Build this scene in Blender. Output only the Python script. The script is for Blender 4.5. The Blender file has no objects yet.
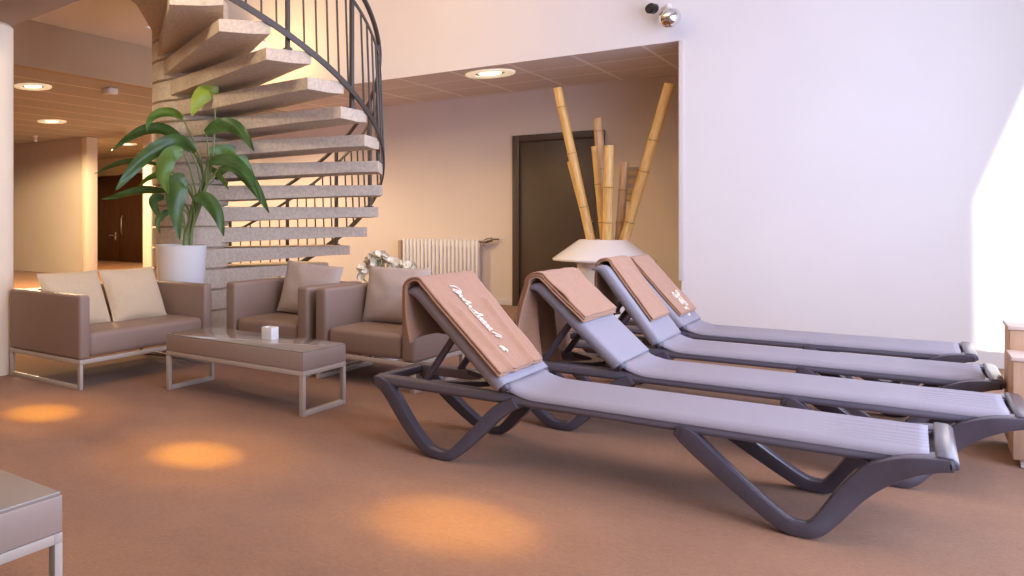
import bpy, bmesh, math, random
from mathutils import Vector, Matrix, noise
random.seed(7)
S = bpy.context.scene
COL = S.collection
PI = math.pi
def rad(a): return a * PI / 180

# ------------------------------------------------------------ camera
cam_d = bpy.data.cameras.new('camera'); cam = bpy.data.objects.new('camera', cam_d); COL.objects.link(cam)
cam.location = (0, 0, 1.05); cam.rotation_euler = (PI / 2, 0, rad(42.92))
cam_d.sensor_width = 36; cam_d.lens = 790.41 / 1024 * 36
cam_d.shift_x = 332 / 1024; cam_d.shift_y = -68 / 1024          # shift lens: principal point at pixel (180, 220)
cam_d.clip_start = .02; cam_d.clip_end = 200
S.camera = cam

# ------------------------------------------------------------ light
S.view_settings.view_transform = 'Standard'; S.view_settings.look = 'None'
S.view_settings.gamma = 1; S.view_settings.use_curve_mapping = False
S.view_settings.exposure = 0.0
W = bpy.data.worlds.new('world'); S.world = W; W.use_nodes = True
bg = W.node_tree.nodes['Background']; bg.inputs[0].default_value = (.78, .86, 1, 1); bg.inputs[1].default_value = 1.1

def light(name, kind, loc, energy, color, aim=None, **kw):
    d = bpy.data.lights.new(name, kind); d.energy = energy; d.color = color
    for k, v in kw.items(): setattr(d, k, v)
    o = bpy.data.objects.new(name, d); COL.objects.link(o); o.location = loc
    if aim is not None:
        o.rotation_euler = (Vector(aim) - Vector(loc)).to_track_quat('-Z', 'Y').to_euler()
    return o

# low sun grazing along the glazed side of the room
light('sun', 'SUN', (3, -8, 5), 7, (1, .97, .92), aim=Vector((3, -8, 5)) + Vector((-1, 19, -3.3)), angle=rad(.5))
# daylight through the long window opening on the right
light('window_daylight', 'AREA', (.98, 4.2, 1.8), 232, (.62, .67, 1), aim=(-5, 4.2, 1.5), shape='RECTANGLE', size=5.4, size_y=3.1)
# added warm fill under the high ceiling, not a fixture of the room
light('ceiling_fill', 'AREA', (-3.6, 2.6, 4.55), 185, (1, .68, .36), aim=(-3.6, 2.6, 0), shape='RECTANGLE', size=5.5, size_y=7)
# added unseen spot that warms the upper left wall
light('wall_fill', 'SPOT', (-4.4, 4.4, 4.4), 260, (1, .58, .14), aim=(-4.6, 8.0, 3.0), spot_size=rad(84), spot_blend=1, shadow_soft_size=.25)
light('stair_fill', 'SPOT', (-3.2, .6, 4.3), 560, (1, .82, .58), aim=(-4.5, 5.2, 1.9), spot_size=rad(42), spot_blend=1, shadow_soft_size=.35)  # added fill spot without a fixture, brightens the dark tread faces
# floor pools: narrow warm spots high above the walkway
for x in (-3.484, -2.356, -1.172):
    k = 1 if x < -2 else .62
    light('narrow_spot', 'SPOT', (x, 2.64, 2.36), 520 * k, (1, .64, .02), aim=(x, 2.64, 0), spot_size=rad(12.5 if x < -2 else 17), spot_blend=1, shadow_soft_size=.02)
    light('wide_spot', 'SPOT', (x, 2.64, 2.36), 130 * k, (1, .58, .02), aim=(x, 2.64, 0), spot_size=rad(30), spot_blend=1, shadow_soft_size=.02)

# ------------------------------------------------------------ materials
def srgb(r, g, b):
    f = lambda c: (c / 255 / 12.92) if c / 255 <= .04045 else ((c / 255 + .055) / 1.055) ** 2.4
    return (f(r), f(g), f(b), 1)
def mat(name, col, rough=.6, metal=0, var=0.0, vscale=8, bump=0.0, bscale=60, col2=None, spec=.5, stretch=None, emit=None, sheen=0, coat=0, trans=0):
    m = bpy.data.materials.new(name); m.use_nodes = True
    nt = m.node_tree; b = nt.nodes['Principled BSDF']
    b.inputs['Base Color'].default_value = col; b.inputs['Roughness'].default_value = rough; b.inputs['Metallic'].default_value = metal
    b.inputs['Specular IOR Level'].default_value = spec
    b.inputs['Sheen Weight'].default_value = sheen; b.inputs['Coat Weight'].default_value = coat
    b.inputs['Transmission Weight'].default_value = trans
    if emit:
        b.inputs['Emission Color'].default_value = emit[0]; b.inputs['Emission Strength'].default_value = emit[1]
    tc = nt.nodes.new('ShaderNodeTexCoord'); mp = nt.nodes.new('ShaderNodeMapping')
    nt.links.new(tc.outputs['Object'], mp.inputs['Vector'])
    if stretch: mp.inputs['Scale'].default_value = stretch
    if var > 0:
        n = nt.nodes.new('ShaderNodeTexNoise'); n.inputs['Scale'].default_value = vscale; n.inputs['Detail'].default_value = 6
        nt.links.new(mp.outputs[0], n.inputs['Vector'])
        r = nt.nodes.new('ShaderNodeValToRGB'); r.color_ramp.elements[0].position = .3; r.color_ramp.elements[1].position = .7
        c2 = col2 or tuple(list(min(1, c * (1 - var)) for c in col[:3]) + [1])
        r.color_ramp.elements[0].color = c2; r.color_ramp.elements[1].color = col
        nt.links.new(n.outputs['Fac'], r.inputs['Fac']); nt.links.new(r.outputs['Color'], b.inputs['Base Color'])
    if bump > 0:
        n2 = nt.nodes.new('ShaderNodeTexNoise'); n2.inputs['Scale'].default_value = bscale; n2.inputs['Detail'].default_value = 4
        nt.links.new(mp.outputs[0], n2.inputs['Vector'])
        bp = nt.nodes.new('ShaderNodeBump'); bp.inputs['Strength'].default_value = bump; bp.inputs['Distance'].default_value = .01
        nt.links.new(n2.outputs['Fac'], bp.inputs['Height']); nt.links.new(bp.outputs['Normal'], b.inputs['Normal'])
    return m
M = {}
M['paint'] = mat('white_paint', (.80, .78, .78, 1), .75, var=.03, vscale=2, bump=.05, bscale=120)
M['paint_warm'] = mat('beige_paint', (.66, .55, .43, 1), .75, var=.05, vscale=2, bump=.05, bscale=120)
M['paint_recess'] = mat('recess_paint', (.74, .65, .58, 1), .75, var=.03, vscale=2, bump=.05, bscale=120)
M['cream'] = mat('cream_paint', (.90, .75, .55, 1), .7, var=.03, vscale=2)
M['taupe_wall'] = mat('taupe_wall_paint', (.47, .35, .235, 1), .75, var=.06, vscale=2)
M['beam'] = mat('brown_beam_paint', (.45, .33, .245, 1), .75, var=.12, vscale=3)
M['trim'] = mat('pale_trim', (.72, .68, .66, 1), .5)
M['concrete'] = mat('stair_concrete', (.70, .57, .43, 1), .85, var=.25, vscale=40, bump=.35, bscale=140)
M['frame_dark'] = mat('slate_plastic', (.078, .066, .084, 1), .27, var=.08, vscale=30, bump=.04, bscale=200)
M['rail'] = mat('grey_plastic_rail', (.14, .125, .155, 1), .36, var=.06, vscale=30, bump=.04, bscale=200)
M['sling'] = mat('grey_mesh_fabric', (.30, .275, .31, 1), .62, var=.10, vscale=300, bump=.25, bscale=700)
M['towel'] = mat('brown_terry', (.44, .225, .125, 1), .95, var=.12, vscale=40, bump=.5, bscale=350, sheen=.25)
M['thread'] = mat('cream_thread', (.85, .78, .64, 1), .7, var=.05, vscale=100)
M['leather'] = mat('taupe_leatherette', (.30, .205, .155, 1), .5, var=.06, vscale=5, bump=.12, bscale=250)
M['cushion_cream'] = mat('cream_linen', (.66, .51, .33, 1), .9, var=.06, vscale=60, bump=.3, bscale=400)
M['cushion_taupe'] = mat('taupe_linen', (.58, .48, .42, 1), .85, var=.08, vscale=60, bump=.3, bscale=400)
M['metal_taupe'] = mat('taupe_powder_coat', (.50, .42, .35, 1), .45, var=.04, vscale=20)
M['table_body'] = mat('taupe_lacquer', (.36, .27, .22, 1), .4, var=.04, vscale=10)
M['glass_top'] = mat('smoked_glass_top', (.30, .26, .22, 1), .06, coat=.6, spec=.7, var=.02, vscale=2)
M['white_gloss'] = mat('white_lacquer', (.86, .84, .83, 1), .25, var=.02, vscale=3, coat=.3)
M['soil'] = mat('potting_soil', (.05, .035, .025, 1), .95, var=.4, vscale=40, bump=.8, bscale=60)
M['leaf'] = mat('leaf_green', (.075, .16, .03, 1), .36, var=.4, vscale=9, bump=.1, bscale=40)
M['leaf_bright'] = mat('leaf_lime', (.36, .48, .06, 1), .4, var=.25, vscale=9)
M['leaf_mid'] = mat('leaf_mid_green', (.14, .26, .035, 1), .4, var=.3, vscale=9)
M['stem'] = mat('stem_green', (.22, .29, .09, 1), .5, var=.2, vscale=20)
M['petal'] = mat('ivory_petal', (.95, .84, .64, 1), .6, var=.06, vscale=50)
M['flower_core'] = mat('flower_core', (.70, .52, .20, 1), .6, var=.2, vscale=50)
M['door'] = mat('dark_brown_door', (.085, .06, .046, 1), .45, var=.1, vscale=6)
M['door_far'] = mat('walnut_door', (.085, .032, .012, 1), .4, var=.35, vscale=3, stretch=(6, 6, .6))
M['radiator'] = mat('radiator_enamel', (.82, .80, .80, 1), .4, var=.02, vscale=4)
M['chrome'] = mat('chrome', (.8, .8, .8, 1), .12, 1, var=.02, vscale=3)
M['dark_metal'] = mat('dark_railing_steel', (.085, .07, .062, 1), .45, .4, var=.1, vscale=20)
M['black'] = mat('black_plastic', (.02, .02, .02, 1), .4, var=.1, vscale=20)
M['wax'] = mat('frosted_glass', (.9, .88, .86, 1), .3, var=.02, vscale=20)
M['wood'] = mat('pale_oak', (.60, .38, .235, 1), .55, var=.22, vscale=3.5, bump=.1, bscale=60, stretch=(8, 8, 1))
M['wood_top'] = mat('pale_oak_top', (.66, .52, .42, 1), .5, var=.1, vscale=4, stretch=(1, 8, 8))
M['sign'] = mat('grey_sign_plate', (.33, .28, .26, 1), .5, var=.05, vscale=20)
M['valve'] = mat('brass_grey_metal', (.35, .31, .28, 1), .35, .8, var=.1, vscale=20)
M['glow'] = mat('lamp_glow', (1, .9, .7, 1), .5, emit=((1, .80, .48, 1), 5), var=.02, vscale=3)
M['ring'] = mat('lamp_ring', (.85, .80, .70, 1), .3, emit=((1, .80, .5, 1), .5), var=.02, vscale=3)

def bamboo_mat():
    m = mat('bamboo_culm', (.85, .58, .22, 1), .42, var=.35, vscale=5, col2=(.62, .36, .11, 1), bump=.08, bscale=80, stretch=(9, 9, 1.2))
    return m
M['bamboo'] = bamboo_mat()
M['bamboo_pale'] = mat('bamboo_pale_culm', (.66, .45, .25, 1), .5, var=.3, vscale=5, col2=(.40, .24, .12, 1), stretch=(9, 9, 1.2))
M['bamboo_node'] = mat('bamboo_node', (.36, .19, .06, 1), .5, var=.2, vscale=30)

def carpet():
    m = bpy.data.materials.new('brown_carpet'); m.use_nodes = True; nt = m.node_tree; b = nt.nodes['Principled BSDF']
    b.inputs['Roughness'].default_value = .95; b.inputs['Specular IOR Level'].default_value = .15; b.inputs['Sheen Weight'].default_value = .15
    tc = nt.nodes.new('ShaderNodeTexCoord')
    n1 = nt.nodes.new('ShaderNodeTexNoise'); n1.inputs['Scale'].default_value = 2.2; n1.inputs['Detail'].default_value = 8; n1.inputs['Roughness'].default_value = .7
    n2 = nt.nodes.new('ShaderNodeTexNoise'); n2.inputs['Scale'].default_value = 55; n2.inputs['Detail'].default_value = 4
    for n in (n1, n2): nt.links.new(tc.outputs['Object'], n.inputs['Vector'])
    r1 = nt.nodes.new('ShaderNodeValToRGB'); r1.color_ramp.elements[0].position = .3; r1.color_ramp.elements[1].position = .7
    r1.color_ramp.elements[0].color = (.235, .110, .050, 1); r1.color_ramp.elements[1].color = (.300, .150, .072, 1)
    r2 = nt.nodes.new('ShaderNodeValToRGB'); r2.color_ramp.elements[0].position = .35; r2.color_ramp.elements[1].position = .65
    r2.color_ramp.elements[0].color = (.90, .90, .90, 1); r2.color_ramp.elements[1].color = (1.04, 1.04, 1.04, 1)
    mx = nt.nodes.new('ShaderNodeMixRGB'); mx.blend_type = 'MULTIPLY'; mx.inputs[0].default_value = 1
    nt.links.new(n1.outputs['Fac'], r1.inputs['Fac']); nt.links.new(n2.outputs['Fac'], r2.inputs['Fac'])
    nt.links.new(r1.outputs[0], mx.inputs[1]); nt.links.new(r2.outputs[0], mx.inputs[2]); nt.links.new(mx.outputs[0], b.inputs['Base Color'])
    bp = nt.nodes.new('ShaderNodeBump'); bp.inputs['Strength'].default_value = .5; bp.inputs['Distance'].default_value = .006
    n3 = nt.nodes.new('ShaderNodeTexNoise'); n3.inputs['Scale'].default_value = 260
    nt.links.new(tc.outputs['Object'], n3.inputs['Vector'])
    nt.links.new(n3.outputs['Fac'], bp.inputs['Height']); nt.links.new(bp.outputs['Normal'], b.inputs['Normal'])
    return m
M['carpet'] = carpet()
def tiles(name, sx, sy, col, line, lw=.018):
    m = bpy.data.materials.new(name); m.use_nodes = True; nt = m.node_tree; b = nt.nodes['Principled BSDF']
    b.inputs['Roughness'].default_value = .8
    tc = nt.nodes.new('ShaderNodeTexCoord'); br = nt.nodes.new('ShaderNodeTexBrick')
    br.offset = 0; br.squash = 1
    br.inputs['Color1'].default_value = col; br.inputs['Color2'].default_value = tuple(c * .93 for c in col[:3]) + (1,)
    br.inputs['Mortar'].default_value = line; br.inputs['Scale'].default_value = 1; br.inputs['Mortar Size'].default_value = lw
    br.inputs['Brick Width'].default_value = sx; br.inputs['Row Height'].default_value = sy; br.inputs['Mortar Smooth'].default_value = .2
    nt.links.new(tc.outputs['Object'], br.inputs['Vector']); nt.links.new(br.outputs['Color'], b.inputs['Base Color'])
    return m
M['tiles'] = tiles('ceiling_tiles', .6, .6, (.74, .68, .66, 1), (.92, .90, .88, 1))
M['planks'] = tiles('ceiling_planks', .6, 40, (.47, .44, .41, 1), (.76, .71, .65, 1))

# ------------------------------------------------------------ mesh helpers
class MB:
    def __init__(s): s.bm = bmesh.new()
    def box(s, lo, hi, bev=0, seg=2, rot=None, org=None):
        lo, hi = Vector(lo), Vector(hi); c = (lo + hi) / 2; d = hi - lo
        t = bmesh.new(); bmesh.ops.create_cube(t, size=1)
        for v in t.verts: v.co = Vector((v.co.x * d.x, v.co.y * d.y, v.co.z * d.z))
        if bev > 0: bmesh.ops.bevel(t, geom=list(t.edges), offset=min(bev, min(d) * .49), segments=seg, profile=.5, affect='EDGES')
        for v in t.verts: v.co += c
        if rot is not None:
            o = Vector(org) if org is not None else c
            for v in t.verts: v.co = o + rot @ (v.co - o)
        s.join(t); return s
    def join(s, t):
        me = bpy.data.meshes.new('tmp'); t.to_mesh(me); t.free(); s.bm.from_mesh(me); bpy.data.meshes.remove(me)
    def tube(s, pts, r, n=10, cap=True, closed=False):
        pts = [Vector(p) for p in pts]; rs = r if isinstance(r, (list, tuple)) else [r] * len(pts)
        rings = []; up = Vector((0, 0, 1)); prev = None; N = len(pts)
        for i, p in enumerate(pts):
            a = pts[i - 1] if i > 0 else (pts[-1] if closed else p); b = pts[i + 1] if i < N - 1 else (pts[0] if closed else p)
            t = (b - a).normalized()
            if prev is None:
                u = t.cross(up)
                if u.length < 1e-3: u = t.cross(Vector((1, 0, 0)))
                u.normalize()
            else:
                u = prev - t * prev.dot(t)
                if u.length < 1e-4: u = t.orthogonal()
                u.normalize()
            prev = u; w = t.cross(u)
            rings.append([s.bm.verts.new(p + (u * math.cos(2 * PI * k / n) + w * math.sin(2 * PI * k / n)) * rs[i]) for k in range(n)])
        for i in range(N if closed else N - 1):
            A, B = rings[i], rings[(i + 1) % N]
            for k in range(n): s.bm.faces.new((A[k], A[(k + 1) % n], B[(k + 1) % n], B[k]))
        if cap and not closed:
            s.bm.faces.new(list(reversed(rings[0]))); s.bm.faces.new(rings[-1])
        return s
    def lathe(s, prof, c=(0, 0, 0), n=40):
        c = Vector(c); rings = []
        for r, z in prof:
            if r < 1e-5: rings.append([s.bm.verts.new(c + Vector((0, 0, z)))])
            else: rings.append([s.bm.verts.new(c + Vector((r * math.cos(2 * PI * k / n), r * math.sin(2 * PI * k / n), z))) for k in range(n)])
        for A, B in zip(rings, rings[1:]):
            for k in range(n):
                if len(A) == 1 and len(B) == 1: continue
                if len(A) == 1: s.bm.faces.new((A[0], B[(k + 1) % n], B[k]))
                elif len(B) == 1: s.bm.faces.new((A[k], A[(k + 1) % n], B[0]))
                else: s.bm.faces.new((A[k], A[(k + 1) % n], B[(k + 1) % n], B[k]))
        return s
    def prism(s, poly, f0, f1, bev=0):
        """poly: list of 2D points, f0/f1 map a 2D point to the two end faces"""
        t = bmesh.new()
        a = [t.verts.new(f0(p)) for p in poly]; b = [t.verts.new(f1(p)) for p in poly]; n = len(poly)
        t.faces.new(a); t.faces.new(list(reversed(b)))
        for i in range(n): t.faces.new((a[i], b[i], b[(i + 1) % n], a[(i + 1) % n]))
        bmesh.ops.recalc_face_normals(t, faces=t.faces)
        if bev > 0:
            ed = [e for e in t.edges if len(e.link_faces) == 2 and e.calc_face_angle(0) > rad(40)]
            bmesh.ops.bevel(t, geom=ed, offset=bev, segments=2, profile=.5, affect='EDGES')
        s.join(t); return s
    def grid(s, f, nu, nv, closed_u=False):
        V = [[s.bm.verts.new(f(i / nu, j / nv)) for j in range(nv + 1)] for i in range(nu + 1)]
        for i in range(nu):
            for j in range(nv): s.bm.faces.new((V[i][j], V[i + 1][j], V[i + 1][j + 1], V[i][j + 1]))
        return s
    def build(s, name, m, parent=None, loc=None, angle=38, merge=True, recalc=True):
        if merge: bmesh.ops.remove_doubles(s.bm, verts=s.bm.verts, dist=1e-6)
        if recalc: bmesh.ops.recalc_face_normals(s.bm, faces=s.bm.faces)
        for f in s.bm.faces: f.smooth = True
        for e in s.bm.edges:
            if len(e.link_faces) > 2 or (len(e.link_faces) == 2 and e.calc_face_angle(0) > rad(angle)): e.smooth = False
        me = bpy.data.meshes.new(name); 
        if loc is not None:
            for v in s.bm.verts: v.co -= Vector(loc)
        s.bm.to_mesh(me); s.bm.free(); me.materials.append(m if not isinstance(m, str) else M[m])
        o = bpy.data.objects.new(name, me); COL.objects.link(o)
        if loc is not None: o.location = loc
        if parent is not None: o.parent = parent
        return o
def tag(o, label, cat, group=None):
    o['label'] = label; o['category'] = cat
    if group: o['group'] = group
    return o
def empty(name, loc, label, cat, group=None, rz=0):
    o = bpy.data.objects.new(name, None); COL.objects.link(o); o.location = loc; o.rotation_euler = (0, 0, rz); o.empty_display_size = .1
    return tag(o, label, cat, group)
def struct(o): o['kind'] = 'structure'; return o
def copy_thing(o, loc, label, parent=None):
    c = o.copy(); COL.objects.link(c)
    if parent is None: c.location = loc; c['label'] = label
    else: c.parent = parent
    for ch in [x for x in bpy.data.objects if x.parent == o and x != c]:
        copy_thing(ch, None, None, c)
    return c
def crom(P, n=8):
    """Catmull-Rom through tuples"""
    P = [Vector(p) for p in P]; Q = [P[0] * 2 - P[1]] + P + [P[-1] * 2 - P[-2]]; out = []
    for i in range(1, len(Q) - 2):
        for k in range(n):
            t = k / n; a, b, c, d = Q[i - 1], Q[i], Q[i + 1], Q[i + 2]
            out.append(.5 * ((2 * b) + (c - a) * t + (2 * a - 5 * b + 4 * c - d) * t * t + (3 * b - a - 3 * c + d) * t ** 3))
    out.append(P[-1]); return out

# ------------------------------------------------------------ room
YW, YR, ZS, XB = 8.042, 9.9, 2.62, -6.65
struct(MB().box((-17, -5.6, -.1), (1.4, 16, 0)).build('floor', 'carpet'))
# white wall: the solid part right of the recess, and the band above the recess (one continuous face)
w = MB(); w.box((-1.493, YW, 0), (1.2, YW + .12, 4.6)); w.box((XB, YW, ZS + .004), (-1.493, YW + .12, 4.6)); struct(w.build('wall_back', 'paint'))
struct(MB().box((-10.06, YR, 0), (-1.2, YR + .15, ZS)).build('wall_recess', 'paint_recess'))
struct(MB().box((-1.493, YW + .12, 0), (-1.35, YR, ZS)).build('wall_recess_side', 'paint_recess'))
struct(MB().box((-14.2, YR - .15, 0), (-11.6, YR, ZS)).build('wall_corridor', 'paint_warm'))
struct(MB().box((-11.6, YR - .17, 0), (-11.45, YR + .1, ZS), .01).build('trim_1', 'cream'))
struct(MB().box((-10.07, YR - .05, 0), (-9.86, YR + .17, ZS), .01).build('trim_2', 'cream'))
struct(MB().box((-17, 13.6, 0), (-9, 13.75, ZS)).build('wall_far', 'paint_warm'))
struct(MB().box((-17, -5.6, 0), (-16.9, 13.6, ZS)).build('wall_left', 'paint_warm'))
struct(MB().box((-17, -5.7, 0), (1.05, -5.4, 4.6)).build('wall_front', 'taupe_wall'))  # unseen wall added to block the sun; its right edge trims the sun patch
# glazed side: spandrel above the long opening
struct(MB().box((1.0, -5.4, 3.525), (1.05, YW, 4.6)).build('wall_right', 'paint'))
# ceilings
struct(MB().box((XB, -5.4, 4.6), (1.2, YW + .1, 4.72)).build('ceiling', 'paint'))
o = MB().box((XB, 0, 0), (-1.493, YR - YW, .004)).build('ceiling_recess', 'tiles'); o.location = (0, YW + .001, ZS); struct(o)
o = MB().box((-17, -5.4, 0), (XB - .1, 13.6, .05)).build('ceiling_corridor', 'planks'); o.location = (0, 0, ZS); struct(o)
o = MB().box((XB - .1, YW, 0), (XB, 13.6, .05)).build('ceiling_corridor_edge', 'planks'); o.location = (0, 0, ZS); struct(o)
struct(MB().box((XB - .1, -5.4, ZS), (XB, YW + .12, 4.6)).build('wall_bulkhead', 'taupe_wall'))
t = MB(); t.box((XB, 2.6, 3.10), (-6.0, YW, 3.3)); t.box((-6.0, 2.6, 3.10), (-5.0, 5.9, 3.3)); struct(t.build('ceiling_landing', 'paint'))
# pale edge guard on the corner of the recess
struct(MB().box((-1.515, YW - .008, .52), (-1.475, YW + .03, ZS), .004).build('trim_3', 'trim'))
# baseboards
struct(MB().box((-10, YR - .012, 0), (-3.62, YR, .07), .003).build('baseboard_recess', 'trim'))
# round column and the beam it carries
struct(MB().lathe([(0, 0), (.185, 0), (.185, 2.37), (.165, 2.392), (0, 2.392)], (-4.69, 3.08, 0), 48).build('column', 'cream'))
a, b = Vector((-4.557, 3.217, 2.39)), Vector((-3.72, 3.115, 2.39))
dr = (b - a).normalized(); nn = Vector((dr.y, -dr.x, 0))
t = MB(); A = a - dr * 1.6; B = b + dr * 2.0
t.prism([A, B, B + nn * .36, A + nn * .36], lambda p: p, lambda p: p + Vector((0, 0, .42)), .006)
struct(t.build('beam', 'beam'))

# door in the recess
d = struct(MB().box((-3.53, YR - .02, .01), (-2.67, YR + .02, 2.0), .004).build('door_1', 'door'))
fr = MB(); fr.box((-3.61, YR - .05, 0), (-3.53, YR + .03, 2.08), .004); fr.box((-2.67, YR - .05, 0), (-2.59, YR + .03, 2.08), .004); fr.box((-3.53, YR - .05, 2.0), (-2.67, YR + .03, 2.08), .004)
fr.build('door_frame', 'door', d)
h = MB(); h.tube([(-2.71, YR - .02, 1.03), (-2.71, YR - .06, 1.03), (-2.80, YR - .06, 1.03)], .009); h.build('door_handle', 'valve', d)
# far double door at the end of the corridor
d = struct(MB().box((-16.0, 13.54, .01), (-14.66, 13.6, 2.18), .006).build('door_2', 'door_far'))
MB().box((-14.62, 13.52, .01), (-13.4, 13.6, 2.2), .006).build('door_leaf', 'door_far', d)
h = MB(); h.tube([(-14.80, 13.54, .66), (-14.80, 13.47, .66), (-14.98, 13.47, .66)], .016); h.box((-14.83, 13.52, .54), (-14.77, 13.54, .74), .004); h.build('door_handle', 'chrome', d)
c = MB(); c.box((-15.9, 13.44, 2.06), (-15.3, 13.54, 2.13), .01); c.tube([(-15.3, 13.46, 2.09), (-14.9, 13.40, 2.05), (-15.5, 13.36, 2.02)], .018); c.build('door_closer', 'black', d)
MB().tube([(-14.52, 13.50, .7), (-14.52, 13.46, .75), (-14.52, 13.46, 1.1), (-14.52, 13.50, 1.15)], .018).build('pull_handle', 'chrome', d)

# ------------------------------------------------------------ lights that show
def downlight(x, y, r, label, energy, col=(1, .76, .46), size=172):
    e = empty('ceiling_light', (x, y, ZS), label, 'ceiling light', 'round recessed lights in the low ceilings')
    MB().lathe([(r * .62, -.004), (r * .66, -.016), (r * .96, -.018), (r, -.008), (r, .0)], (0, 0, 0), 40).build('trim_ring', 'ring', e)
    MB().lathe([(0, -.008), (r * .44, -.008), (r * .46, -.001)], (0, 0, 0), 32).build('lamp', 'glow', e)
    MB().lathe([(r * .46, -.003), (r * .62, -.003)], (0, 0, 0), 32).build('baffle', 'valve', e)
    l = light('downlight_beam', 'SPOT', (0, 0, -.04), energy, col, spot_size=rad(size), spot_blend=.25, shadow_soft_size=.12); l.parent = e
    return e
downlight(-3.325, 8.44, .25, 'round glowing recessed light in the tiled ceiling over the radiator recess', 11, (1, .80, .62))
downlight(-7.57, 5.611, .22, 'larger nearer round recessed light in the plank ceiling beside the column', 520)
downlight(-10.026, 7.80, .23, 'second round recessed light further along the plank corridor ceiling', 800)
downlight(-11.9, 11.2, .20, 'small distant recessed light just above the brown corridor door', 500, (1, .62, .24))
# wall-side lamps behind the stairs (hidden by the treads and the landing)
light('stair_uplight', 'SPOT', (-5.7, 7.2, 2.9), 60, (1, .58, .20), aim=(-5.75, 8.04, 3.3), spot_size=rad(150), spot_blend=1, shadow_soft_size=.1)
light('recess_lamp', 'SPOT', (-6.3, 8.9, 2.55), 90, (1, .72, .48), aim=(-6.6, 9.5, 0), spot_size=rad(120), spot_blend=1, shadow_soft_size=.1)

e = tag(MB().box((-.075, -.075, -.08), (.075, .075, 0), .02, 3).build('ceiling_sensor', 'white_gloss', loc=None), 'small white box sensor on the plank ceiling next to the nearer round light', 'sensor'); e.location = (-7.014, 6.32, ZS)
e = tag(MB().lathe([(0, -.12), (.03, -.12), (.045, -.09), (.03, -.05), (.05, -.02), (.05, 0), (0, 0)], n=24).build('sprinkler', 'white_gloss'), 'tiny pale sprinkler head under the corridor ceiling beyond the second round light', 'sprinkler'); e.location = (-12.0, 8.95, ZS)

# security camera on the white wall
e = empty('security_camera', (-1.60, YW, 2.86), 'small chrome dome security camera on the wall above the recess corner', 'camera')
MB().lathe([(0, 0), (.05, 0), (.055, .015), (.03, .03), (.03, .10), (0, .10)], n=24).build('wall_mount', 'chrome', e).rotation_euler = (PI / 2, 0, 0)
MB().tube([(0, -.08, 0), (.0, -.13, .03), (.04, -.16, .04), (.05, -.17, 0)], .026, 12).build('arm', 'white_gloss', e)
b = MB(); bmesh.ops.create_uvsphere(b.bm, u_segments=28, v_segments=18, radius=.085); b.build('dome', 'chrome', e).location = (.05, -.17, -.065)
b = MB(); b.lathe([(0, 0), (.045, 0), (.045, .05), (.032, .055), (.03, .075), (0, .075)], n=24); q = b.build('lens', 'black', e); q.location = (-.08, -.12, .045); q.rotation_euler = (PI / 2, 0, -.4)

# ------------------------------------------------------------ spiral staircase
HX, HY = -4.676, 5.159
RT, A0, DA, DZ, Z0 = 1.643, rad(-65.9 + 42.92), rad(11.64), .178, 2.230
st = empty('spiral_staircase', (HX, HY, 0), 'spiral staircase of concrete wedge treads around a round newel with dark steel railing', 'staircase')
KMIN, KMAX = -7, 12
MB().lathe([(0, 0), (.30, 0), (.30, 4.5), (0, 4.5)], (0, 0, 0), 48).build('newel', 'concrete', st)
def tread(k):
    z = Z0 - DZ * k; a = A0 + DA * k; m = MB()
    ca, sa = math.cos(a), math.sin(a)
    P = lambda r, t, zz: Vector((ca * r - sa * t, sa * r + ca * t, zz))
    # wedge: inner section sits in the ring, outer end is a plain vertical face; underside slopes up to the outside
    ri, ro, ti, to = .15, RT * math.cos(.112), .275, RT * math.sin(.112)
    hi, ho = .128, .086
    N = 6; rings = []
    for i in range(N + 1):
        f = i / N; r = ri + (ro - ri) * f; tt = ti + (to - ti) * f; hh = hi + (ho - hi) * min(1, f * 1.15)
        rings.append([P(r, -tt, z), P(r, tt, z), P(r, tt, z - hh), P(r, tt * .2, z - hh - .006), P(r, -tt, z - hh)])
    t = bmesh.new(); V = [[t.verts.new(p) for p in rg] for rg in rings]
    for A, B in zip(V, V[1:]):
        for q in range(5): t.faces.new((A[q], A[(q + 1) % 5], B[(q + 1) % 5], B[q]))
    t.faces.new(V[0]); t.faces.new(list(reversed(V[-1])))
    bmesh.ops.recalc_face_normals(t, faces=t.faces)
    ed = [e for e in t.edges if len(e.link_faces) == 2 and e.calc_face_angle(0) > rad(40)]
    bmesh.ops.bevel(t, geom=ed, offset=.003, segments=1, profile=.5, affect='EDGES')
    m.join(t)
    # its section of the newel ring
    m.lathe([(.29, z - .170), (.325, z - .166), (.335, z - .158), (.335, z - .006), (.325, z), (.29, z + .002)], (0, 0, 0), 48)
    return m.build('tread', 'concrete', st)
for k in range(KMIN, KMAX + 1):
    if Z0 - DZ * k > .05: tread(k)
RR = RT + .012
def hel(u, r, dz): a = A0 + DA * u; return Vector((r * math.cos(a), r * math.sin(a), Z0 - DZ * u + dz))
m = MB()
us = [KMIN - .5 + (KMAX + .6 - KMIN + .5) * i / 120 for i in range(121)]
m.tube([hel(u, RT - .025, .96) for u in us], .018, 10); m.build('handrail', 'dark_metal', st)
def flat(us, r, dz, w, hgt, name):
    t = MB(); rg = []
    for u in us: rg.append([t.bm.verts.new(hel(u, r + x, dz + y)) for x, y in ((-w, -hgt), (w, -hgt), (w, hgt), (-w, hgt))])
    for A, B in zip(rg, rg[1:]):
        for q in range(4): t.bm.faces.new((A[q], A[(q + 1) % 4], B[(q + 1) % 4], B[q]))
    t.bm.faces.new(rg[0]); t.bm.faces.new(list(reversed(rg[-1])))
    return t.build(name, 'dark_metal', st)
flat(us, RT - .015, .80, .005, .014, 'top_rail'); flat(us, RR, .085, .006, .024, 'bottom_rail')
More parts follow.
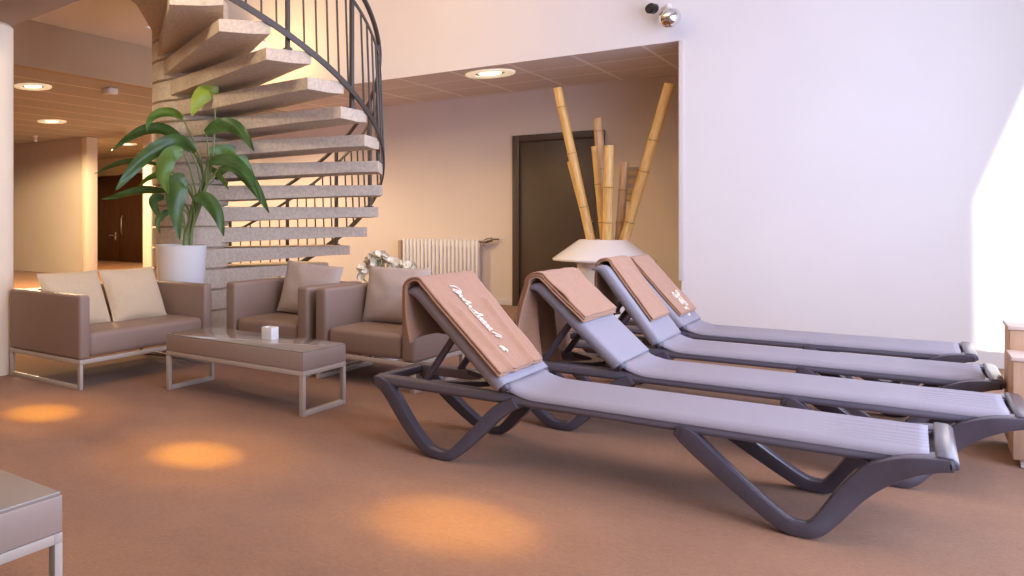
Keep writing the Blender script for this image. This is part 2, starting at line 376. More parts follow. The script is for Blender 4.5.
for i in range(int((KMAX - KMIN) * 3) + 1):
    u = KMIN + i / 3
    p = hel(u, RR, .085); q = hel(u, RT - .015, .80)
    if (i - 21) % 6 == 0:      # a post every second tread
        kk = round(u); top = hel(kk, RR, .95)
        base = hel(kk, RT - .03, 0); top = hel(kk, RT - .03, .95); t = MB()
        t.tube([base + Vector((0, 0, 0)), base + Vector((0, 0, .012))], .035, 16)
        t.tube([base, top], .019, 10); t.build('post', 'dark_metal', st)
    else:
        MB().tube([p, q], .0075, 6).build('baluster', 'dark_metal', st)

# ------------------------------------------------------------ sun loungers
LW = .57
def strap(path, y0, y1, bev=.008, flare=0, splay=0):
    pts = crom(path, 7); poly_l, poly_r = [], []
    for i, p in enumerate(pts):
        a = pts[max(0, i - 1)]; b = pts[min(len(pts) - 1, i + 1)]
        d = Vector((b.x - a.x, b.y - a.y)).normalized(); n = Vector((-d.y, d.x)); c = Vector((p.x, p.y)); h = p.z / 2
        poly_l.append(c + n * h); poly_r.append(c - n * h)
    t = bmesh.new(); rows = []
    for l, r in zip(poly_l, poly_r):
        k = max(0, min(1, ((l.x + r.x) / 2 + .30) / .22)); k = k * k * (3 - 2 * k) * flare; zc = (l.y + r.y) / 2; h_ = splay * max(0, 1 - zc / .27); q0, q1 = y0 + min(0, k) + h_, y1 + max(0, k) + h_
        rows.append([t.verts.new((l.x, q0, l.y)), t.verts.new((l.x, q1, l.y)), t.verts.new((r.x, q1, r.y)), t.verts.new((r.x, q0, r.y))])
    for A, B in zip(rows, rows[1:]):
        for q in range(4): t.faces.new((A[q], A[(q + 1) % 4], B[(q + 1) % 4], B[q]))
    t.faces.new(rows[0]); t.faces.new(list(reversed(rows[-1])))
    bmesh.ops.recalc_face_normals(t, faces=t.faces)
    ed = [e for e in t.edges if len(e.link_faces) == 2 and e.calc_face_angle(0) > rad(50)]
    bmesh.ops.bevel(t, geom=ed, offset=bev, segments=2, profile=.6, affect='EDGES')
    m = MB(); m.join(t); return m
FRONT = [(-.735, .272, .034), (-.70, .258, .062), (-.63, .200, .062), (-.50, .098, .054), (-.41, .036, .05), (-.365, .025, .046), (-.325, .034, .05), (-.285, .085, .058), (-.228, .172, .068), (-.172, .236, .076), (-.105, .278, .064), (-.04, .298, .046), (.006, .304, .036)]
REAR = [(-1.975, .290, .040), (-1.935, .280, .056), (-1.885, .240, .058), (-1.775, .120, .053), (-1.685, .042, .046), (-1.635, .023, .040), (-1.575, .023, .040), (-1.535, .052, .046), (-1.455, .145, .053), (-1.38, .235, .056), (-1.31, .282, .05)]
HINGE, HZ = -1.360, .345
def make_lounger(x, y, theta, label, blen=.62):
    e = empty('sun_lounger', (x, y, 0), label, 'sun lounger', 'grey sun loungers in a row along the white wall')
    th = rad(theta); dx, dz = -math.cos(th), math.sin(th); nx, nz = math.sin(th), math.cos(th)
    fl_ = lambda q, sg: q if sg == 0 else LW - q
    for sg in (0, 1):
        # side rail: slanted outer face, flat top
        sec = [(.050, .280), (.060, .268), (.105, .264), (.112, .272), (.112, .312), (.082, .319), (.062, .318), (.052, .306)]
        t = MB(); t.prism(sec, lambda q: Vector((-1.96, fl_(q[0], sg), q[1])), lambda q: Vector((-.03, fl_(q[0], sg), q[1])), .006)
        t.build('side_rail', 'rail', e)
        ya, yb = (.036, .104) if sg == 0 else (LW - .104, LW - .036)
        for P in (FRONT, REAR): strap(P, ya, yb, .011, 0 if P is REAR else (-.045 if sg == 0 else .045), -.085 if sg == 0 else .085).build('leg', 'frame_dark', e)
    # bars across
    m = MB(); m.prism([(-.038, .320), (-.032, .330), (.002, .328), (.016, .316), (.016, .292), (-.034, .285)], lambda p: Vector((p[0], .004, p[1])), lambda p: Vector((p[0], LW - .004, p[1])), .006)
    m.build('foot_bar', 'frame_dark', e)
    m = MB(); m.box((-1.975, .06, .268), (-1.925, LW - .06, .314), .014, 3); m.build('head_bar', 'frame_dark', e)
    m = MB(); m.box((HINGE - .035, .06, .275), (HINGE + .015, LW - .06, .308), .01, 2); m.build('cross_bar', 'frame_dark', e)
    m = MB(); m.box((-.64, .06, .266), (-.59, LW - .06, .296), .01, 2); m.build('cross_bar', 'frame_dark', e)
    # sling: flat top that rolls down over both slanted rails, ribbed at the foot
    SEC = [(.049, .300), (.0495, .303), (.051, .308), (.055, .314), (.063, .3195), (.074, .324), (.090, .326)]
    def sl(u, v):
        X = HINGE + .005 + (-.050 - HINGE - .005) * u
        k = min(v, 1 - v); n_ = len(SEC) - 1
        if k < .2:
            q = k / .2 * n_; a = min(n_ - 1, int(q)); f = q - a
            yy = SEC[a][0] + (SEC[a + 1][0] - SEC[a][0]) * f; zz = SEC[a][1] + (SEC[a + 1][1] - SEC[a][1]) * f
        else:
            f = (k - .2) / .3; yy = .090 + (LW / 2 - .090) * f; zz = .326 - .006 * math.sin(f * PI / 2)
        if v > .5: yy = LW - yy
        g = max(0, min(1, (X + .34) / .10)) * (1 if k > .2 else 0)
        zz += .040 * max(0, 1 - (X - HINGE) / .13) ** 2
        zz += .004 * g * math.cos((yy - .09) / (LW - .18) * 2 * PI * 7)
        return Vector((X, yy, zz))
    m = MB(); m.grid(sl, 48, 90); o = m.build('sling', 'sling', e, angle=80)
    s = o.modifiers.new('thick', 'SOLIDIFY'); s.thickness = .005; s.offset = 0
    # backrest
    BP = lambda s_, v, n_: Vector((HINGE + dx * s_ + nx * n_, v, HZ + dz * s_ + nz * n_))
    m = MB()
    yi, yo = .042, LW - .042
    path = [BP(-.02, yi, 0), BP(.2, yi, 0), BP(.45, yi, 0), BP(blen - .06, yi, 0), BP(blen - .015, yi + .02, 0), BP(blen, yi + .07, 0), BP(blen + .008, LW / 2, 0), BP(blen, yo - .07, 0), BP(blen - .015, yo - .02, 0), BP(blen - .06, yo, 0), BP(.45, yo, 0), BP(.2, yo, 0), BP(-.02, yo, 0)]
    m.tube(path, .022, 12); m.build('backrest_frame', 'frame_dark', e)
    def bs(u, v):
        tt = v * 2 - 1; k = abs(tt); vv = LW / 2 + tt * (LW / 2 - .010); n_ = .030 - .008 * (1 - k * k)
        if k > .86:
            f = (k - .86) / .14; vv = LW / 2 + math.copysign(.86 * (LW / 2 - .010) + (.14 * (LW / 2 - .010)) * math.sin(min(1, f * 1.6) * PI / 2), tt); n_ -= .058 * f ** 2.2
        ss = .0 + (blen + .02) * u
        if u > .92: n_ -= .03 * ((u - .92) / .08) ** 2
        return BP(ss, vv, n_)
    m = MB(); m.grid(bs, 30, 60); o = m.build('backrest_sling', 'sling', e, angle=80)
    s = o.modifiers.new('thick', 'SOLIDIFY'); s.thickness = .007; s.offset = -1
    # prop arms and the curved bracket they rest on
    for v in (.095, LW - .095):
        q = BP(.30, v, -.02)
        MB().tube([q, (-1.74, v, .300)], .016, 8).build('prop_arm', 'frame_dark', e)
    def br(i): f = i / 16; return Vector((-1.72 + .20 * math.sin(f * PI), .07 + (LW - .14) * f, .306))
    t = MB(); rg = []
    for i in range(17):
        p = br(i); rg.append([t.bm.verts.new(p + Vector(q)) for q in ((-.03, 0, -.012), (.03, 0, -.012), (.03, 0, .012), (-.03, 0, .012))])
    for A, B in zip(rg, rg[1:]):
        for q in range(4): t.bm.faces.new((A[q], A[(q + 1) % 4], B[(q + 1) % 4], B[q]))
    t.bm.faces.new(rg[0]); t.bm.faces.new(rg[-1]); t.build('prop_bracket', 'frame_dark', e)
    return e, BP, blen
L = []
for x, y, th, bl, lab in ((.083, 3.34, 46, .545, 'nearest sun lounger, in front, with an embroidered brown towel over its backrest'),
                      (.31, 4.22, 45, .525, 'second sun lounger from the front, its backrest half covered by a plain folded towel'),
                      (.285, 5.12, 56, .51, 'third sun lounger from the front, its tilted backrest right before the white planter'),
                      (.235, 6.03, 51, .51, 'farthest sun lounger, closest to the white wall, with pale marks on its towel')):
    L.append((x, y, th) + make_lounger(x, y, th, lab, bl))

def towel(i, s0, hang, v0, v1, label, layers=2, fold=0.0, seed=0, crease=0.0, flare=0.0, skew=0.0):
    x, y, th, root, BP, blen = L[i]; org = Vector((x, y, 0))
    def surf(lay):
        off = .036 + .011 * lay; s_start = s0 + .007 * lay; hg = hang - .02 * lay
        P = []      # (x,z) path
        n1 = 26
        for k in range(n1 + 1):
            s = s_start + (blen - s_start) * k / n1; q = BP(s, 0, off); P.append((q.x, q.z, 0))
        c = BP(blen, 0, 0)
        a0 = PI / 2 - rad(th); rr = off + .004
        # arc from the face normal round to straight behind
        for k in range(1, 11):
            a = a0 + (PI - a0) * k / 10; P.append((c.x + rr * math.cos(a) * 1.0, c.z + rr * math.sin(a), 0))
        bx, bz = P[-1][0], P[-1][1]
        for k in range(1, 17):
            f = k / 16; P.append((bx - .012 * math.sin(f * PI) + .02 * f, bz - hg * f, f))
        return P
    m = MB()
    for lay in range(layers):
        P = surf(lay); n = len(P) - 1; ins = .006 * lay
        def f(u, v):
            k = u * n; q = P[min(n, int(round(k)))]
            vv = v0 + ins + (v1 - skew * max(0, 1 - u * 1.9) - v0 - 2 * ins) * v
            nz = noise.noise(Vector((u * 5 + seed, v * 3, lay * 3.1))) * .008 + noise.noise(Vector((u * 14 + seed, v * 9, lay))) * .003
            xx, zz = q[0] + nz * .7, q[1] + abs(nz) * .7
            if q[2] > 0:
                xx += fold * q[2] * (math.sin(v * 15 + seed) * .5 + math.sin(v * 31 + 1) * .2) - fold * q[2] * .4
                vv += flare * q[2] * (v - .6)
                zz += .02 * q[2] * math.sin(v * 5)
            elif crease and u < .35:
                g = math.exp(-((v - .72 - u * .1) / .05) ** 2) + .8 * math.exp(-((v - .25 + u * .25) / .06) ** 2)
                xx += crease * g * .5; zz += crease * g * .6
            return org + Vector((xx, vv, zz))
        m.grid(f, n, 40)
    o = m.build('towel', 'towel', merge=False, loc=org, angle=60)
    s = o.modifiers.new('thick', 'SOLIDIFY'); s.thickness = .008; s.offset = 0
    tag(o, label, 'towel', 'brown towels draped over lounger backrests')
    return o
T1 = towel(0, .03, .245, -.012, .60, 'brown towel with a long line of pale script on the nearest lounger', crease=.022, seed=1, skew=.10)
T2 = towel(1, .245, .47, -.012, .565, 'plain brown towel folded thick on the second lounger, its hanging end deeply pleated', layers=3, fold=.13, seed=5, flare=.10)
T3 = towel(2, .12, .30, .07, .50, 'narrow tan towel on the third lounger leaving a pale backrest edge bare', seed=9)
T4 = towel(3, .06, .28, .04, .53, 'pinkish brown towel with a pale curly emblem on the farthest lounger', seed=13)

# embroidery: strings of cursive strokes lying on the towels
def stitch(i, tow, strokes, r=.0028, off=.058):
    x, y, th, root, BP, blen = L[i]; m = MB()
    for st_ in strokes:
        pts = crom([(a, b, 0) for a, b in st_], 6)
        m.tube([BP(p.x, p.y, off) for p in pts], r, 6)
    m.build('embroidery', 'thread', tow)
def script_word(s_hi, s_lo, v, amp, n, tall=()):
    """cursive loops running down the backrest"""
    P = []; 
    for k in range(n * 8 + 1):
        f = k / (n * 8); a = 2 * PI * k / 8; g = int(k / 8)
        h = amp * (1.9 if g in tall else 1.0)
        P.append((s_hi + (s_lo - s_hi) * f + .006 * math.cos(a), v + h * (.5 - .5 * math.cos(a)) * (1 if g % 2 else .85)))
    return P
stitch(0, T1, [script_word(.475, .365, .205, .030, 5, (0, 3)), script_word(.352, .235, .212, .030, 6, (1,)), [(.50, .20), (.49, .25), (.46, .262), (.45, .225), (.475, .19)],
               [(.37, .196), (.31, .20), (.23, .205)], [(.225, .215), (.20, .26), (.19, .255), (.205, .215)]])
stitch(0, T1, [[(.150, .16), (.145, .185), (.125, .20), (.115, .19)], [(.140, .172), (.125, .18)]], r=.005)
def loop(cs, cv, r0, turns=1.15, a0=0): return [(cs + r0 * math.cos(a0 + a * turns * 2 * PI / 9), cv + r0 * 1.2 * math.sin(a0 + a * turns * 2 * PI / 9)) for a in range(10)]
stitch(3, T4, [loop(.20, .24, .022), loop(.17, .31, .026, a0=2), loop(.21, .36, .020, a0=1), loop(.145, .25, .018, a0=3), loop(.125, .33, .020, a0=.5),
               [(.10, .20), (.085, .225), (.10, .25), (.08, .28)], [(.05, .14), (.04, .17), (.055, .20)]], r=.004)

# ------------------------------------------------------------ sofas, armchairs, tables
def pillow_mb(w, h, t, puff=.5):
    m = MB(); n = 22
    def side(sg):
        def f(u, v):
            a, b = u * 2 - 1, v * 2 - 1
            k = max(0, (1 - a * a)) ** puff * max(0, (1 - b * b)) ** puff
            pin = 1 - .055 * ((1 - a * a) * abs(b) ** 2 + (1 - b * b) * abs(a) ** 2)
            wr = noise.noise(Vector((a * 2.2, b * 2.2, sg * 3))) * .012 * k
            return Vector((a * w / 2 * (1 - .05 * (1 - b * b)), sg * (t / 2 * k + .004 * (1 if k else 0)) + wr, b * h / 2 * (1 - .05 * (1 - a * a))))
        return f
    m.grid(side(1), n, n); m.grid(side(-1), n, n); bmesh.ops.remove_doubles(m.bm, verts=m.bm.verts, dist=1e-4); return m
def seat_unit(name, label, cat, w, dep, hgt, group, leg_h=.165, arm=.09, seat_h=.345):
    """local: x across (0..w), y back from the front edge (0..dep)"""
    e = empty(name, (0, 0, 0), label, cat, group)
    for k, x0 in enumerate((0, w - arm)):
        MB().box((x0, 0, leg_h + .02), (x0 + arm, dep, hgt), .022, 4).build('armrest', 'leather', e)
    MB().box((arm - .004, dep - .13, leg_h + .02), (w - arm + .004, dep - .004, hgt - .005), .022, 4).build('backrest', 'leather', e)
    m = MB(); m.box((arm + .001, .012, leg_h + .025), (w - arm - .001, dep - .12, seat_h), .035, 4)
    for v in m.bm.verts:
        if v.co.z > seat_h - .04:
            a = (v.co.x - w / 2) / (w / 2 - arm); b = (v.co.y - dep / 2) / (dep / 2)
            v.co.z += .012 * max(0, 1 - a * a)
    m.build('seat_cushion', 'leather', e)
    m = MB(); T = .026
    m.box((0, 0, leg_h - .006), (w, T, leg_h + .02), .003); m.box((0, dep - T, leg_h - .006), (w, dep, leg_h + .02), .003)
    m.box((0, T, leg_h - .006), (T, dep - T, leg_h + .02), .003); m.box((w - T, T, leg_h - .006), (w, dep - T, leg_h + .02), .003)
    m.build('base_frame', 'metal_taupe', e)
    for x0 in (.004, w - T - .004):
        m = MB(); m.box((x0, .004, 0), (x0 + T, T + .004, leg_h - .006), .003); m.box((x0, dep - T - .004, 0), (x0 + T, dep - .004, leg_h - .006), .003); m.box((x0, T, 0), (x0 + T, dep - T, T), .003)
        m.build('leg_loop', 'metal_taupe', e)
    return e
# the two-seat sofa faces +x : local x runs along +y, local y runs along -x
sofa = seat_unit('sofa', 'wide two-seat taupe sofa with two cream cushions beside the round column', 'sofa', 1.255, .745, .585, None)
sofa.location = (-3.755, 3.136, 0); sofa.rotation_euler = (0, 0, PI / 2)
ac = seat_unit('armchair', 'left taupe armchair, the one beside the white planted pot and staircase', 'armchair', .71, .73, .60, 'single taupe armchairs behind the coffee table')
ac.location = (-3.67, 4.43, 0)
ac2 = copy_thing(ac, (-2.915, 4.445, 0), 'right taupe armchair, the one just behind the nearest lounger\'s raised back')
def pillow(name, loc, rz, tilt, m, label, w=.44, h=.40, t=.15, group=None, roll=0):
    o = pillow_mb(w, h, t).build(name, m)
    o.rotation_euler = (Matrix.Rotation(rz, 3, 'Z') @ Matrix.Rotation(tilt, 3, 'X') @ Matrix.Rotation(roll, 3, 'Y')).to_euler()
    o.location = loc
    return tag(o, label, 'cushion', group)
pillow('cushion', (-4.17, 3.44, .515), PI / 2, rad(-24), 'cushion_cream', 'cream cushion at the near end of the sofa, next to the column', .53, .40, .15, 'cream cushions leaning on the sofa back')
pillow('cushion', (-4.14, 3.96, .518), PI / 2, rad(-24), 'cushion_cream', 'cream cushion at the far end of the sofa, next to the white pot', .54, .40, .15, 'cream cushions leaning on the sofa back')
pillow('cushion', (-3.29, 4.95, .535), 0, rad(-16), 'cushion_taupe', 'taupe cushion on the left armchair, leaning into its right corner', .50, .40, .15, 'taupe cushions on the armchairs', roll=rad(4))
pillow('cushion', (-2.60, 4.96, .535), 0, rad(-16), 'cushion_taupe', 'creased taupe cushion on the right armchair in front of the white flowers', .46, .40, .17, 'taupe cushions on the armchairs')

def coffee_table(w, d, label):
    e = empty('coffee_table', (0, 0, 0), label, 'coffee table', 'low coffee tables with glass tops'); T = .026
    MB().box((0, 0, .243), (w, d, .338), .004).build('apron', 'table_body', e)
    MB().box((.004, .004, .338), (w - .004, d - .004, .347), .002).build('glass_top', 'glass_top', e)
    m = MB()
    m.box((0, 0, .216), (w, T, .242), .002); m.box((0, d - T, .216), (w, d, .242), .002); m.box((0, T, .216), (T, d - T, .242), .002); m.box((w - T, T, .216), (w, d - T, .242), .002)
    m.build('top_frame', 'metal_taupe', e)
    for x0 in (0, w - T):
        m = MB(); m.box((x0, 0, 0), (x0 + T, T, .216), .002); m.box((x0, d - T, 0), (x0 + T, d, .216), .002); m.box((x0, T, 0), (x0 + T, d - T, T), .002)
        m.build('leg_loop', 'metal_taupe', e)
    return e
ct = coffee_table(1.012, .43, 'low taupe coffee table with a small white candle holder on its glass top'); ct.location = (-3.395, 3.525, 0)
ct2 = copy_thing(ct, (-1.617 - 1.012, 1.293 - .43, 0), 'low taupe coffee table cut off by the lower left corner of the photo')
# candle holder
e = empty('candle_holder', (-2.80, 3.795, .347), 'small square white frosted candle holder on the coffee table', 'candle holder')
m = MB(); t_ = .006; s_ = .036
for lo, hi in (((-s_, -s_, 0), (s_, s_, .008)), ((-s_, -s_, .008), (-s_ + t_, s_, .07)), ((s_ - t_, -s_, .008), (s_, s_, .07)), ((-s_ + t_, -s_, .008), (s_ - t_, -s_ + t_, .07)), ((-s_ + t_, s_ - t_, .008), (s_ - t_, s_, .07))): m.box(lo, hi, .001)
m.build('cup', 'wax', e)
m = MB(); m.lathe([(0, .008), (.026, .008), (.026, .050), (.022, .054), (0, .052)], n=24); m.build('candle', 'wax', e)
MB().tube([(0, 0, .050), (.001, 0, .064)], .0015, 6).build('wick', 'black', e)

# ------------------------------------------------------------ potted plant beside the stairs
PX, PY = -4.318, 4.656
RV = Vector((.7325, .681, 0)); FV = Vector((-.681, .7325, 0))
pl = empty('potted_plant', (PX, PY, 0), 'tall leafy green plant in a white floor pot behind the sofa', 'plant')
MB().lathe([(0, 0), (.15, 0), (.165, .02), (.205, .83), (.213, .85), (.200, .852), (.190, .83), (.185, .78), (0, .78)], n=48).build('pot', 'white_gloss', pl)
MB().lathe([(0, .785), (.186, .785)], n=32).build('soil', 'soil', pl)
def pp(px, py, dep):   # metres right of / above the pot axis, and away from the viewer
    return RV * ((px - 181) * .00804) + FV * dep + Vector((0, 0, 1.05 + (220 - py) * .00804))
def leaf(pet, spine, width, m, dep0=0, dep1=0, fold=.25, tw=0.0):
    n0 = len(pet); 
    P = crom([pp(a, b, dep0 * i / max(1, n0 - 1)) for i, (a, b) in enumerate(pet)], 6)
    st_ = MB(); st_.tube(P, [.011 - .005 * i / (len(P) - 1) for i in range(len(P))], 7); s_o = st_.build('stem', 'stem', pl)
    ns = len(spine); Q = crom([pp(a, b, dep0 + (dep1 - dep0) * i / max(1, ns - 1)) for i, (a, b) in enumerate(spine)], 7)
    N = len(Q) - 1; m_ = MB()
    view = FV
    rows = []
    for i, p in enumerate(Q):
        f = i / N; t = (Q[min(N, i + 1)] - Q[max(0, i - 1)]).normalized()
        sd = t.cross(FV * math.cos(tw) + Vector((0, 0, 1)) * math.sin(tw))
        if sd.length < 1e-3: sd = t.orthogonal()
        sd.normalize(); nr = sd.cross(t)
        wd = width * .47 * (math.sin(PI * min(1, (f * .93 + .07)) ** .8)) ** .75 if f < .999 else 0
        rows.append([m_.bm.verts.new(p + sd * wd * q + nr * (wd * fold * (abs(q) - .3) + .006 * math.sin(f * 9 + q * 3))) for q in (-1, -.66, -.33, 0, .33, .66, 1)])
    for A, B in zip(rows, rows[1:]):
        for q in range(6): m_.bm.faces.new((A[q], A[q + 1], B[q + 1], B[q]))
    m_.build('leaf', m, pl, angle=180, merge=True)
leaf([(190, 232), (207, 185), (213, 150), (215, 108)], [(216, 96), (210, 92), (202, 97), (196, 106), (191, 119)], .155, 'leaf_bright', -.05, -.15)
leaf([(189, 235), (203, 180), (195, 145), (182, 117)], [(183, 118), (172, 112), (158, 113), (149, 120), (146, 131)], .085, 'leaf_mid', .02, .08, tw=.5)
leaf([(188, 235), (203, 185), (198, 160), (192, 150)], [(190, 149), (168, 130), (148, 128), (128, 136), (110, 149)], .105, 'leaf', .05, .15, tw=.5)
leaf([(190, 236), (200, 195), (198, 170), (190, 152)], [(196, 152), (178, 142), (158, 150), (142, 162), (128, 178), (117, 192)], .135, 'leaf', -.05, -.2, tw=.35)
leaf([(188, 236), (195, 205), (180, 178), (158, 164)], [(156, 163), (135, 160), (112, 164), (92, 172)], .06, 'leaf', .1, .2, tw=.7)
leaf([(188, 238), (190, 215), (180, 198), (168, 192)], [(166, 191), (145, 190), (122, 195), (101, 199)], .085, 'leaf', 0, .05, tw=.7)
leaf([(190, 236), (196, 200), (190, 170), (184, 155)], [(183, 152), (171, 156), (165, 168), (164, 180), (169, 195)], .15, 'leaf_mid', -.1, -.24)
leaf([(186, 238), (192, 210), (192, 190), (186, 181)], [(186, 180), (179, 184), (176, 196), (176, 212), (180, 240)], .185, 'leaf', -.16, -.25)
leaf([(186, 238), (182, 215), (172, 202), (166, 197)], [(164, 197), (154, 199), (155, 208), (163, 222)], .08, 'leaf', 0, -.06)
leaf([(190, 236), (194, 215), (192, 204), (194, 199)], [(193, 199), (204, 199), (213, 208), (218, 220), (222, 236)], .125, 'leaf', -.16, -.26, tw=-.2)
leaf([(190, 234), (204, 195), (206, 172), (209, 163)], [(209, 162), (228, 162), (242, 174), (254, 192), (265, 214)], .13, 'leaf', -.12, -.3, tw=-.3)
leaf([(190, 234), (205, 185), (207, 162), (210, 152)], [(210, 151), (226, 150), (241, 158), (252, 176), (263, 196)], .125, 'leaf_mid', .05, .2, tw=.2)
leaf([(190, 234), (207, 180), (208, 152), (206, 135)], [(205, 134), (218, 127), (232, 128), (243, 138), (252, 154)], .12, 'leaf', -.05, -.2, tw=.2)
leaf([(190, 234), (203, 195), (205, 175), (206, 168)], [(206, 168), (214, 171), (221, 179), (228, 191)], .05, 'leaf_mid', 0, -.1)
leaf([(187, 240), (196, 205), (203, 190), (214, 180)], [(216, 179), (226, 168), (236, 166), (240, 172)], .06, 'leaf', .1, .2, tw=-.5)
leaf([(190, 234), (200, 200), (206, 185), (216, 172)], [(217, 171), (232, 170), (246, 182), (257, 203)], .07, 'leaf', -.2, -.35, tw=-.3)
leaf([(189, 236), (194, 205), (186, 188), (174, 178)], [(173, 177), (160, 174), (146, 178), (136, 186)], .06, 'leaf_mid', .1, .25, tw=.6)
leaf([(187, 238), (188, 215), (178, 208), (172, 212)], [(171, 212), (164, 214), (158, 222), (161, 234)], .06, 'leaf', -.1, -.2)
m = MB(); m.tube([pp(184, 252, 0), pp(186, 232, 0), pp(196, 205, 0), pp(203, 180, 0)], [.022, .02, .016, .012], 9); m.tube([pp(190, 252, .02), pp(191, 234, .02), pp(192, 205, 0)], [.02, .018, .012], 9)
m.build('trunk', 'stem', pl)

# ------------------------------------------------------------ ivory flowers behind the right armchair
OX, OY = -2.93, 5.46
fl = empty('potted_flowers', (OX, OY, 0), 'ivory blossoms in a white pot behind the right armchair', 'flowers')
MB().lathe([(0, 0), (.09, 0), (.12, .36), (.125, .38), (.112, .38), (.105, .34), (0, .34)], n=32).build('pot', 'white_gloss', fl)
spots_ = []
rr_ = random.Random(3)
for i in range(90):
    f = i / 89
    a = rr_.uniform(-.21, .20); z = .70 + .09 * math.exp(-((a + .06) / .1) ** 2) + rr_.uniform(-.065, .02) - .10 * max(0, -a - .1) * 3
    spots_.append(RV * a + FV * rr_.uniform(-.07, .07) + Vector((0, 0, z)))
m = MB()
for p in spots_[::3]: m.tube([Vector((0, 0, .34)), Vector((p.x * .3, p.y * .3, .5)), p], .004, 5)
m.build('stems', 'stem', fl)
for p in spots_:
    m = MB(); tilt = Matrix.Rotation(rr_.uniform(-.9, .9), 3, 'X') @ Matrix.Rotation(rr_.uniform(-.9, .9), 3, 'Y') @ Matrix.Rotation(rr_.uniform(.6, 1.6), 3, Vector((.7, .7, 0)))
    R_ = rr_.uniform(.024, .036)
    for k in range(5):
        a = 2 * PI * k / 5; dv = Vector((math.cos(a), math.sin(a), 0)); sv = Vector((-math.sin(a), math.cos(a), 0))
        def g(u, v, dv=dv, sv=sv): 
            w_ = math.sin(PI * (u * .85 + .12)) * .55 * R_; return p + tilt @ (dv * R_ * u + sv * w_ * (v * 2 - 1) + Vector((0, 0, .35 * R_ * u * u + .15 * R_ * (v * 2 - 1) ** 2)))
        m.grid(g, 4, 3)
    b_ = m.build('blossom', 'petal', fl, merge=False)
    c_ = MB(); bmesh.ops.create_uvsphere(c_.bm, u_segments=8, v_segments=6, radius=R_ * .13, matrix=Matrix.Translation(p + tilt @ Vector((0, 0, .1 * R_)))); c_.build('flower_center', 'flower_core', b_)

# ------------------------------------------------------------ radiator
ra = empty('radiator', (-5.03, YR - .01, .12), 'white column radiator on the recess wall behind the nearest lounger', 'radiator')
m = MB(); NF = 20; wR = 1.04
for k in range(NF):
    x0 = wR * k / NF; m.box((x0 + .006, -.12, 0), (x0 + wR / NF - .006, -.045, .68), .014, 3)
m.box((0, -.10, .03), (wR, -.06, .09), .01); m.box((0, -.10, .59), (wR, -.06, .65), .01)
m.build('fins', 'radiator', ra)
m = MB(); m.box((.1, -.05, .1), (.13, 0, .2)); m.box((.95, -.05, .1), (.98, 0, .2)); m.box((.1, -.05, .5), (.13, 0, .6)); m.box((.95, -.05, .5), (.98, 0, .6)); m.build('wall_brackets', 'radiator', ra)
MB().box((-.055, -.125, -.01), (-.008, 0, .66), .006).build('end_cover', mat('radiator_end_brown', (.40, .29, .22, 1), .6, var=.05), ra)
m = MB(); m.tube([(wR - .01, -.085, .655), (wR + .06, -.085, .66), (wR + .17, -.085, .69)], .014, 10); m.tube([(wR + .07, -.085, .665), (wR + .15, -.085, .688)], .03, 14); m.tube([(wR + .045, -.085, .60), (wR + .045, -.085, .66)], .012, 8); m.tube([(wR + .17, -.085, .69), (wR + .20, -.03, .69), (wR + .20, 0, .69)], .011, 8)
m.build('thermostat_valve', 'valve', ra)

# sign on the wall beside the door
e = empty('wall_sign', (-2.34, YR, 1.45), 'small grey banded sign plate on the wall right of the dark door', 'sign')
MB().box((-.09, -.012, -.19), (.09, 0, .19), .003).build('plate', 'sign', e)
for z in (-.15, -.07, .03, .12): MB().box((-.085, -.018, z - .03), (.085, -.012, z + .03), .002).build('band', 'taupe_wall', e)

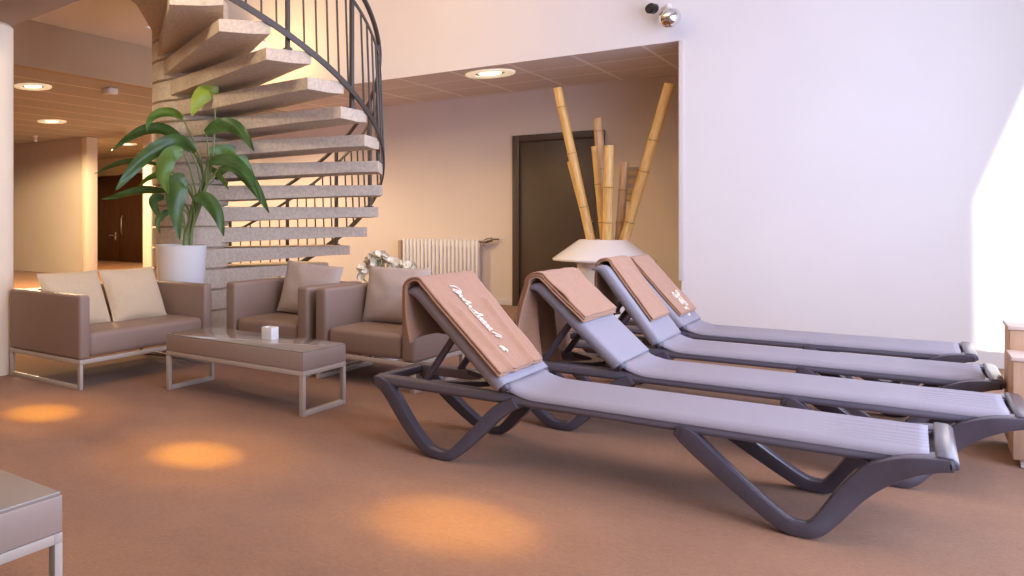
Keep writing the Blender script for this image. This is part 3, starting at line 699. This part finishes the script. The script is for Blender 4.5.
# ------------------------------------------------------------ white planter with bamboo poles
BX, BY = -2.225, 8.45
e = empty('planter', (BX, BY, 0), 'white planter with a wide flared rim before the dark door', 'planter')
MB().lathe([(0, 0), (.27, 0), (.28, .02), (.27, .06), (.215, .30), (.21, .50), (.235, .62), (.27, .645), (.445, .652), (.45, .668), (.215, .855), (.20, .86), (.18, .85), (.18, .60), (0, .60)], n=64).build('vessel', 'white_gloss', e)
MB().lathe([(0, .70), (.18, .70)], n=32).build('gravel', 'soil', e)
def bamboo(bx, by, top, r, m, label, nodes):
    b0 = Vector((BX + .033 + bx, BY + by, .705)); t0 = Vector(top); d = (t0 - b0); Lg = d.length; d.normalize()
    e = empty('bamboo_pole', b0, label, 'bamboo pole', 'bamboo poles standing in the white planter')
    q = Vector((0, 0, 1)).rotation_difference(d)
    prof = [(0, 0), (r, 0)]
    for z in nodes: prof += [(r, Lg * z - .02), (r * 1.09, Lg * z - .004), (r * .96, Lg * z + .003), (r * 1.05, Lg * z + .010), (r * .98, Lg * z + .03)]
    prof += [(r * .97, Lg), (r * .72, Lg), (r * .70, Lg - .04), (0, Lg - .04)]
    o = MB().lathe(prof, n=20).build('culm', m, e); o.rotation_euler = q.to_euler()
    for z in nodes:
        o = MB().lathe([(r * 1.02, Lg * z - .004), (r * 1.10, Lg * z), (r * 1.02, Lg * z + .004)], n=20).build('node_ring', 'bamboo_node', e); o.rotation_euler = q.to_euler()
    return e
bamboo(-.105, -.03, (-2.637, 8.42, 2.38), .041, 'bamboo', 'tall bamboo pole leaning furthest to the left', (.28, .60, .88))
bamboo(.105, .02, (-1.66, 8.42, 2.31), .043, 'bamboo', 'tall thick bamboo pole leaning far to the right', (.2, .5, .68))
bamboo(-.035, .10, (-2.328, 8.66, 2.07), .042, 'bamboo_pale', 'upright pale bamboo pole standing behind the middle ones', (.3, .62, .9))
bamboo(-.02, .0, (-2.297, 8.42, 1.77), .028, 'bamboo', 'thin bamboo pole in the middle, left of the straight bright one', (.3, .65))
bamboo(.025, -.10, (-2.13, 8.28, 1.76), .042, 'bamboo', 'straight bright bamboo pole in the front middle of the planter', (.30, .62))
bamboo(.07, .115, (-2.078, 8.62, 1.61), .038, 'bamboo_pale', 'short pale brown bamboo pole leaning slightly right beside the sign', (.35, .7))
bamboo(-.125, .06, (-2.58, 8.62, 1.645), .028, 'bamboo', 'short thin bamboo pole leaning left behind the tall left one', (.35, .7))

# ------------------------------------------------------------ stepped wooden cabinet by the window
e = empty('wooden_cabinet', (.298, 4.85, 0), 'stepped pale oak cabinet at the right edge by the bright window', 'cabinet')
MB().box((.006, .006, .035), (.60, .26, .452), .004).build('lower_body', 'wood', e)
MB().box((0, 0, .452), (.60, .27, .470), .004).build('lower_top', 'wood_top', e)
MB().box((.012, .27, .035), (.60, .56, .558), .004).build('upper_body', 'wood', e)
MB().box((.006, .265, .558), (.60, .565, .576), .004).build('upper_top', 'wood_top', e)
for x0, y0 in ((.03, .03), (.54, .03), (.03, .50), (.54, .50)): MB().box((x0, y0, 0), (x0 + .035, y0 + .035, .035), .003).build('foot', 'trim', e)
